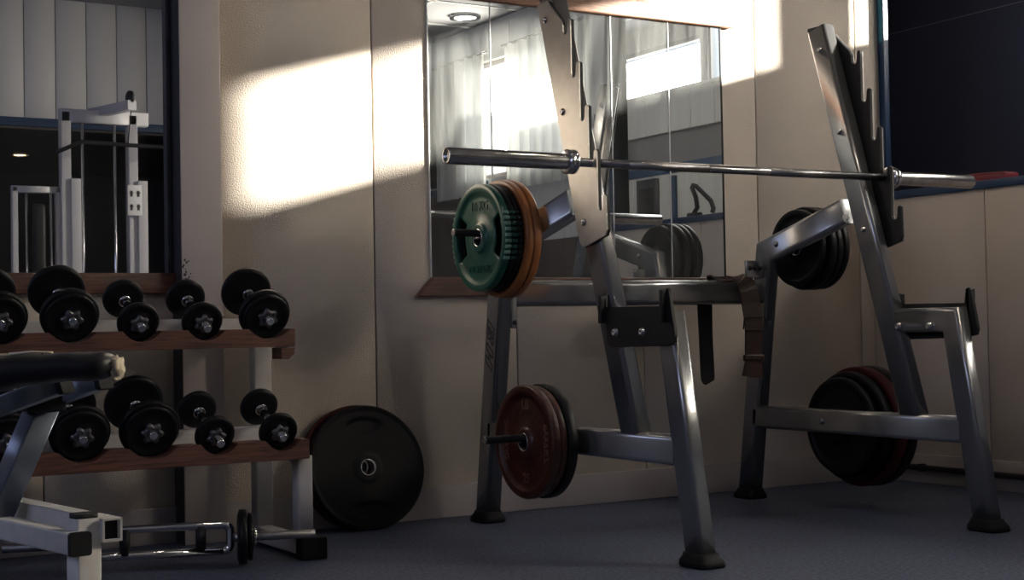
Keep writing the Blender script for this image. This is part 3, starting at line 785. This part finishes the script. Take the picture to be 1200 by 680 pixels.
for i in range(2, 7):
    r = Rt[i]; dumbbell(DX[i], 4.300, .664+r, 4.482, .745+r, r, LT[i], GT, 2 if r > .07 else 1, .022 if i in (5, 6) else .010)
    r = Rl[i]; dumbbell(DX[i], 4.200, .328+r, 4.382, .402+r, r, LLb[i], GL, 2 if r > .07 else 1, .026 if i in (5,) else .012)

# ------------------------------------------------------------------ parallel grip bar on the floor
t = thing('parallel_grip_bar', (0, 0, 0), 'chrome parallel grip curl bar with small plates, on the floor under the dumbbell rack', 'curl bar')
def arc(cx, cz, r, a0, a1, n=6): return [(cx+r*math.cos(math.radians(a0+(a1-a0)*k/n)), 0, cz+r*math.sin(math.radians(a0+(a1-a0)*k/n))) for k in range(n+1)]
XR, XL, ZH = -.250, -.642, .0385
path = arc(XR-.02, -ZH+.02, .02, -90, 0)+arc(XR-.02, ZH-.02, .02, 0, 90)+arc(XL+.02, ZH-.02, .02, 90, 180)+arc(XL+.02, -ZH+.02, .02, 180, 270)+[(XR-.02, 0, -ZH)]
m = MB(); m.round_tube(path, .0125, 'chrome', 18); m.build('frame', t)
for x in (-.335, -.552):
    m = MB(); m.cyl((x, 0, -ZH), (x, 0, ZH), .0155, 'black', 20); m.build('hand_grip', t)
for s_, x0 in ((1, -.237), (-1, -.655)):
    m = MB(); m.cyl((x0, 0, 0), (x0+s_*.237, 0, 0), .0135, 'knurl', 24, .002); m.build('sleeve', t)
    m = MB(); m.lathe((x0+s_*.008, 0, 0), (s_, 0, 0), [(0, .066), (.004, .078), (.008, .082), (.024, .082), (.027, .078), (.028, .06), (.026, .03), (.026, .014)], 'iron', 48); m.build('weight_plate', t)
    m = MB(); m.lathe((x0+s_*.037, 0, 0), (s_, 0, 0), [(0, .060), (.003, .070), (.012, .070), (.014, .066), (.014, .014)], 'iron', 48); m.build('weight_plate', t)
    m = MB(); star_profile(m, (x0+s_*.052, 0, 0), (s_, 0, 0), .026, .013, 'chrome_d'); m.build('star_collar', t)
t.location = (1.735, 4.105, .0865); t.rotation_euler = (0, 0, math.radians(-18))

# ------------------------------------------------------------------ bench in the left foreground
bn = thing('weight_bench', (.6, 2.7, 0), 'white and blue-grey steel bench with torn black pad at the left picture edge', 'bench')
hd = math.radians(-11); D = Vector((math.sin(hd), math.cos(hd), 0)); Rr = Vector((math.cos(hd), -math.sin(hd), 0)); Zv = Vector((0, 0, 1))
def btube(name, a, b, w, h, mt, side, cap=None, rc=.004, lab=None):
    m = MB(); m.tube([a, b], w, h, mt, side=side, rc=rc); o = m.build(name, bn)
    if lab: o['label'] = lab
    if cap:
        d = (Vector(a)-Vector(b)).normalized(); m = MB(); m.tube([Vector(a)-d*.001, Vector(a)+d*.010], w+.003, h+.003, cap, side=side, rc=.006); m.build('end_cap', o)
    return o
E1 = Vector((.659, 2.615, .326))
btube('floor_beam', E1, E1+D*1.0+Vector((0, 0, 0)), .037, .039, 'whitep', Rr, 'black')
pc = Vector((.6795, 2.66, 0))
m = MB(); m.tube([pc+Zv*.0, pc+Zv*.366], .047, .047, 'whitep', side=Rr, rc=.005); ps = m.build('front_post', bn)
m = MB(); m.tube([pc+Zv*.364, pc+Zv*.374], .043, .043, 'black', side=Rr, rc=.012); m.build('end_cap', ps)
E2 = Vector((.7235, 2.632, .343))
m = MB(); far = E2+D*.55+Zv*.005
def hollow(m, a, b, w, h, th, mt, mt2, side):
    a, b = Vector(a), Vector(b); d = (b-a).normalized(); s = Vector(side); n = d.cross(s)
    for sx in (-1, 1):
        m.tube([a+s*sx*(w-th)/2, b+s*sx*(w-th)/2], th, h, mt, side=side, rc=th*.3)
        m.tube([a+n*sx*(h-th)/2, b+n*sx*(h-th)/2], w, th, mt, side=side, rc=th*.3)
    m.tube([a+d*.012, a+d*.02], w-.004, h-.004, mt2, side=side, rc=.002)
hollow(m, E2, far, .038, .042, .004, 'whitep', 'black', Rr); m.build('seat_beam', bn)
btube('strut', (.586, 2.96, .34), (.672, 2.92, .560), .05, .052, 'blueg', (1, .2, 0))
m = MB(); m.box(.622, .694, 2.83, 2.93, .548, .606, 'black', .006); m.build('hinge_block', bn)
btube('pad_rail', (.668, 2.76, .602), (.50, 2.92, .530), .040, .036, 'blueg', Vector((.16, .168, 0)).normalized(), 'suede')
btube('pad_rail', (.745, 2.78, .606), (.655, 2.90, .562), .036, .034, 'blueg', Vector((.12, .09, 0)).normalized(), 'suede')
# pad
m = MB(); N = 28; rings = []
pa, pb = Vector((.30, 2.80, .628)), Vector((.722, 2.60, .637)); dd = (pb-pa); L = dd.length; dn = dd.normalized(); sd = dn.cross(Zv).normalized()
for k in range(25):
    f = k/24; c = pa+dd*f
    hh = .0245+.010*math.exp(-((f-.45)/.22)**2)
    e = 1-max(0, (f-.975)/.025)*.35
    ww = .062
    c = c+Zv*(-.008*math.exp(-((f-.45)/.2)**2)+.0015*math.sin(f*40))
    rings.append([c+sd*ww*e*math.copysign(abs(math.cos(2*PI*q/N))**.6, math.cos(2*PI*q/N))+Zv*hh*e*math.copysign(abs(math.sin(2*PI*q/N))**.7, math.sin(2*PI*q/N)) for q in range(N)])
m.loft(rings, 'vinyl'); pad = m.build('pad', bn)
b = bmesh.new(); bmesh.ops.create_icosphere(b, subdivisions=3, radius=1)
for v in b.verts:
    n_ = 1+.28*math.sin(v.co.x*7+v.co.z*5)*math.cos(v.co.y*6+v.co.z*4)+.12*random.uniform(-1, 1)
    v.co = Vector((v.co.x*.011, v.co.y*.040, v.co.z*.021))*n_
fm = Matrix.Translation((.726, 2.598, .633)) @ Matrix.Rotation(math.atan2(dd.y, dd.x), 4, 'Z')
m = MB(); m.add(b, 'foam', fm, smooth=True); fo = m.build('torn_foam', pad); fo['label'] = 'cream foam showing at the torn pad end'
m = MB(); q0 = Vector((.52, 2.655, .667)); m.round_tube([pa+dd*.62+Zv*.028-sd*-.02, pa+dd*.70+Zv*.030-sd*-.02, pa+dd*.78+Zv*.0275-sd*-.02], .0022, 'foam'); m.build('seam_tear', pad)

# ------------------------------------------------------------------ things on the sill
t = thing('booklet', (4.765, 4.17, OZ0+.022), 'red covered booklet lying on the blue sill at the right picture edge', 'booklet')
m = MB(); m.box(4.722, 4.80, 4.05, 4.30, OZ0+.0225, OZ0+.046, 'redc', .002)
m.box(4.724, 4.802, 4.052, 4.298, OZ0+.026, OZ0+.042, 'black'); m.build('cover', t)
m = MB(); m.prism([(4.05, OZ0+.046), (4.26, OZ0+.046), (4.25, OZ0+.058), (4.06, OZ0+.052)], (4.724, 0, 0), (0, 1, 0), (0, 0, 1), (1, 0, 0), .074, 'redc', .002); m.build('raised_flap', t)
t = thing('cable_attachment', (4.75, 3.52, OZ0+.022), 'black bent cable handle on the blue sill, seen in the mirror', 'handle')
zz = OZ0+.034
m = MB(); m.round_tube([(4.75, 3.40, zz), (4.75, 3.44, zz), (4.75, 3.475, zz+.035), (4.75, 3.465, zz+.09), (4.75, 3.435, zz+.14), (4.75, 3.445, zz+.155), (4.75, 3.475, zz+.145), (4.75, 3.53, zz+.105), (4.75, 3.59, zz+.06), (4.75, 3.61, zz+.02), (4.75, 3.60, zz)], .013, 'black'); m.build('bent_rod', t)
m = MB(); m.cyl((4.75, 3.45, zz-.008), (4.75, 3.50, zz-.008), .017, 'rubber'); m.build('grip_sleeve', t)

# ------------------------------------------------------------------ machines seen in the left mirror
lp = thing('lat_pulldown_machine', (2.47, .45, 0), 'white lat pulldown machine with long bar, reflected in the left mirror', 'exercise machine')
Y0 = .42
def part(nm, m, par=lp): return m.build(nm, par)
for x in (2.245, 2.66):
    m = MB(); m.tube([(x, Y0, 0), (x, Y0, 2.07)], .062, .07, 'mach', rc=.008); part('column', m)
m = MB(); m.tube([(2.215, Y0, 2.05), (2.76, Y0, 2.05)], .07, .085, 'mach', side=(0, 1, 0), rc=.008); part('top_beam', m)
for x in (2.315, 2.585):
    pass
for x in (2.345, 2.545):
    m = MB(); m.cyl((x, Y0+.03, .15), (x, Y0+.03, 2.01), .0085, 'chrome'); part('guide_rod', m)
for x in (2.30, 2.715):
    m = MB(); m.box(x-.03, x+.03, Y0+.02, Y0+.05, .1, 1.66, 'mach', .004); part('side_shroud', m)
m = MB(); m.box(2.30, 2.60, Y0-.04, Y0+.0, .15, .95, 'black', .004); part('weight_stack', m)
m = MB(); m.tube([(2.43, Y0-.1, 2.085), (2.58, Y0+.30, 2.095)], .06, .06, 'mach', side=(1, -.3, 0), rc=.006); bo = part('boom', m)
m = MB(); m.lathe((2.565, Y0+.28, 2.145), (1, -.3, 0), [(0, .03), (.002, .042), (.008, .036), (.014, .042), (.016, .03)], 'black', 28); m.build('pulley', bo)
m = MB(); m.round_tube([(2.15, .60, 1.80), (2.30, .60, 1.87), (2.55, .60, 1.865), (2.80, .60, 1.86), (2.97, .60, 1.855)], .013, 'black'); pb_ = part('pull_bar', m)
m = MB(); m.cyl((2.58, .62, 1.87), (2.58, .71, 2.1), .003, 'black'); m.build('cable', pb_)
m = MB(); m.box(2.615, 2.705, Y0+.055, Y0+.06, 1.44, 1.63, 'placard', .001)
for i in range(2):
    for j in range(2):
        cx, cz = 2.638+i*.044, 1.49+j*.085
        m.box(cx-.008, cx+.008, Y0+.060, Y0+.0615, cz-.018, cz+.02, 'text'); m.box(cx-.014, cx+.014, Y0+.060, Y0+.0615, cz+.004, cz+.009, 'text')
part('placard', m)
m = MB(); m.box(2.32, 2.62, .70, .95, .45, .52, 'vinyl', .02); part('seat', m)
m = MB(); m.tube([(2.47, .42, .06), (2.47, 1.05, .06)], .06, .06, 'mach', rc=.006); m.tube([(2.47, .82, .06), (2.47, .82, .46)], .05, .05, 'mach', rc=.006); part('base_beam', m)

sm = thing('cable_machine', (2.05, .40, 0), 'lower white framed cable machine, reflected at the far left of the left mirror', 'exercise machine')
for x in (1.945, 2.205):
    m = MB(); m.tube([(x, .40, 0), (x, .40, 1.60)], .035, .05, 'mach', rc=.006); m.build('column', sm)
m = MB(); m.tube([(1.928, .40, 1.59), (2.222, .40, 1.59)], .05, .04, 'mach', side=(0, 1, 0), rc=.006); m.build('top_beam', sm)
for x in (2.01, 2.155):
    m = MB(); m.cyl((x, .43, .1), (x, .43, 1.57), .008, 'chrome'); m.build('guide_rod', sm)
m = MB(); m.box(2.045, 2.12, .40, .46, .7, 1.50, 'black', .02); m.build('weight_stack', sm)
m = MB(); m.tube([(1.945, .40, .03), (2.205, .40, .03)], .05, .06, 'mach', side=(0, 1, 0), rc=.006); m.build('base_beam', sm)

# ------------------------------------------------------------------ lights
def area(name, loc, size, rot, col, e, spread=None):
    l = bpy.data.lights.new(name, 'AREA'); l.shape = 'RECTANGLE'; l.size, l.size_y = size; l.color = col; l.energy = e
    if spread: l.spread = math.radians(spread)
    o = bpy.data.objects.new(name, l); COL.objects.link(o); o.location = loc; o.rotation_euler = rot; return o
# daylight coming in by the windows of the adjoining room (area light normal is -Z; turn it to -X)
to_mx = (0, math.radians(90), 0)
for a, b, t_ in ((.89, 1.93, 2.57), (2.06, 3.617, DT), (3.90, 4.12, DT)):
    area('window_daylight_fill', (XD+.08, (a+b)/2, (DB+t_)/2), (t_-DB, b-a), to_mx, (1, .93, .82), (45 if a < 3.8 else 15)*(b-a)*(t_-DB))
area('window_daylight_fill', (XB+.095, 1.52, 2.04), (.60, .20), to_mx, (1, .90, .72), 60)  # intense lamp added in the curtain gap to brighten the left wall
area('window_daylight_fill', (XB+.097, (CY0+CY1)/2, (CZ0+CZ1)/2), (CZ1-CZ0, CY1-CY0), to_mx, (1, .96, .9), 5)
area('window_daylight_fill', (-2.58, 2.0, 2.05), (1.1, 2.8), (0, math.radians(-90), 0), (.55, .62, 1), 17)  # cool fill lamp behind the added window in the left wall
l = bpy.data.lights.new('sun', 'SUN'); l.energy = 27; l.angle = math.radians(1.3); l.color = (1, .95, .84)
o = bpy.data.objects.new('sun', l); COL.objects.link(o)
d = Vector((-1, .648, -.277)).normalized(); o.rotation_euler = d.to_track_quat('-Z', 'Y').to_euler(); o.location = (8, 1, 3)

def added_lamp_light(x, y, z, e):  # added lamps, out of view: fill from above and highlights on the beams
    l = bpy.data.lights.new('added_lamp_light', 'AREA'); l.shape = 'DISK'; l.size = .14; l.color = (1, .84, .66); l.energy = e
    o = bpy.data.objects.new('added_lamp_light', l); COL.objects.link(o); o.location = (x, y, z)
downlight(3.1, 3.0, 2.994, 'added round recessed ceiling light above the squat rack, out of view')
added_lamp_light(3.1, 3.0, 2.985, 4)
downlight(1.2, 2.6, 2.994, 'added round recessed ceiling light above the bench, out of view')
added_lamp_light(1.2, 2.6, 2.985, 2)
w = bpy.data.worlds.new('sky'); S.world = w; w.use_nodes = True
bg = w.node_tree.nodes['Background']; bg.inputs['Color'].default_value = (.75, .87, 1, 1); bg.inputs['Strength'].default_value = .6

# ------------------------------------------------------------------ camera
cam = bpy.data.cameras.new('camera'); co = bpy.data.objects.new('camera', cam); COL.objects.link(co); S.camera = co
f, yw, pt, rl = 1720.1, .5357, .0261, -.01857
F = Vector((math.sin(yw)*math.cos(pt), math.cos(yw)*math.cos(pt), math.sin(pt)))
rt = Vector((math.cos(yw), -math.sin(yw), 0)); up = rt.cross(F)
Rv = rt*math.cos(rl)+up*math.sin(rl); Uv = -rt*math.sin(rl)+up*math.cos(rl)
mx = Matrix(((Rv.x, Uv.x, -F.x, 0), (Rv.y, Uv.y, -F.y, 0), (Rv.z, Uv.z, -F.z, .69), (0, 0, 0, 1)))
co.matrix_world = mx
cam.sensor_fit = 'HORIZONTAL'; cam.sensor_width = 36; cam.lens = f*36/1200; cam.clip_start = .05
cam.dof.use_dof = False

vs = S.view_settings; S.display_settings.display_device = 'sRGB'
vs.view_transform = 'Standard'; vs.look = 'None'; vs.gamma = 1; vs.use_curve_mapping = False
vs.exposure = 0.42
try:
    S.cycles.caustics_reflective = True; S.cycles.sample_clamp_indirect = 4.0; S.cycles.max_bounces = 10
except Exception: pass
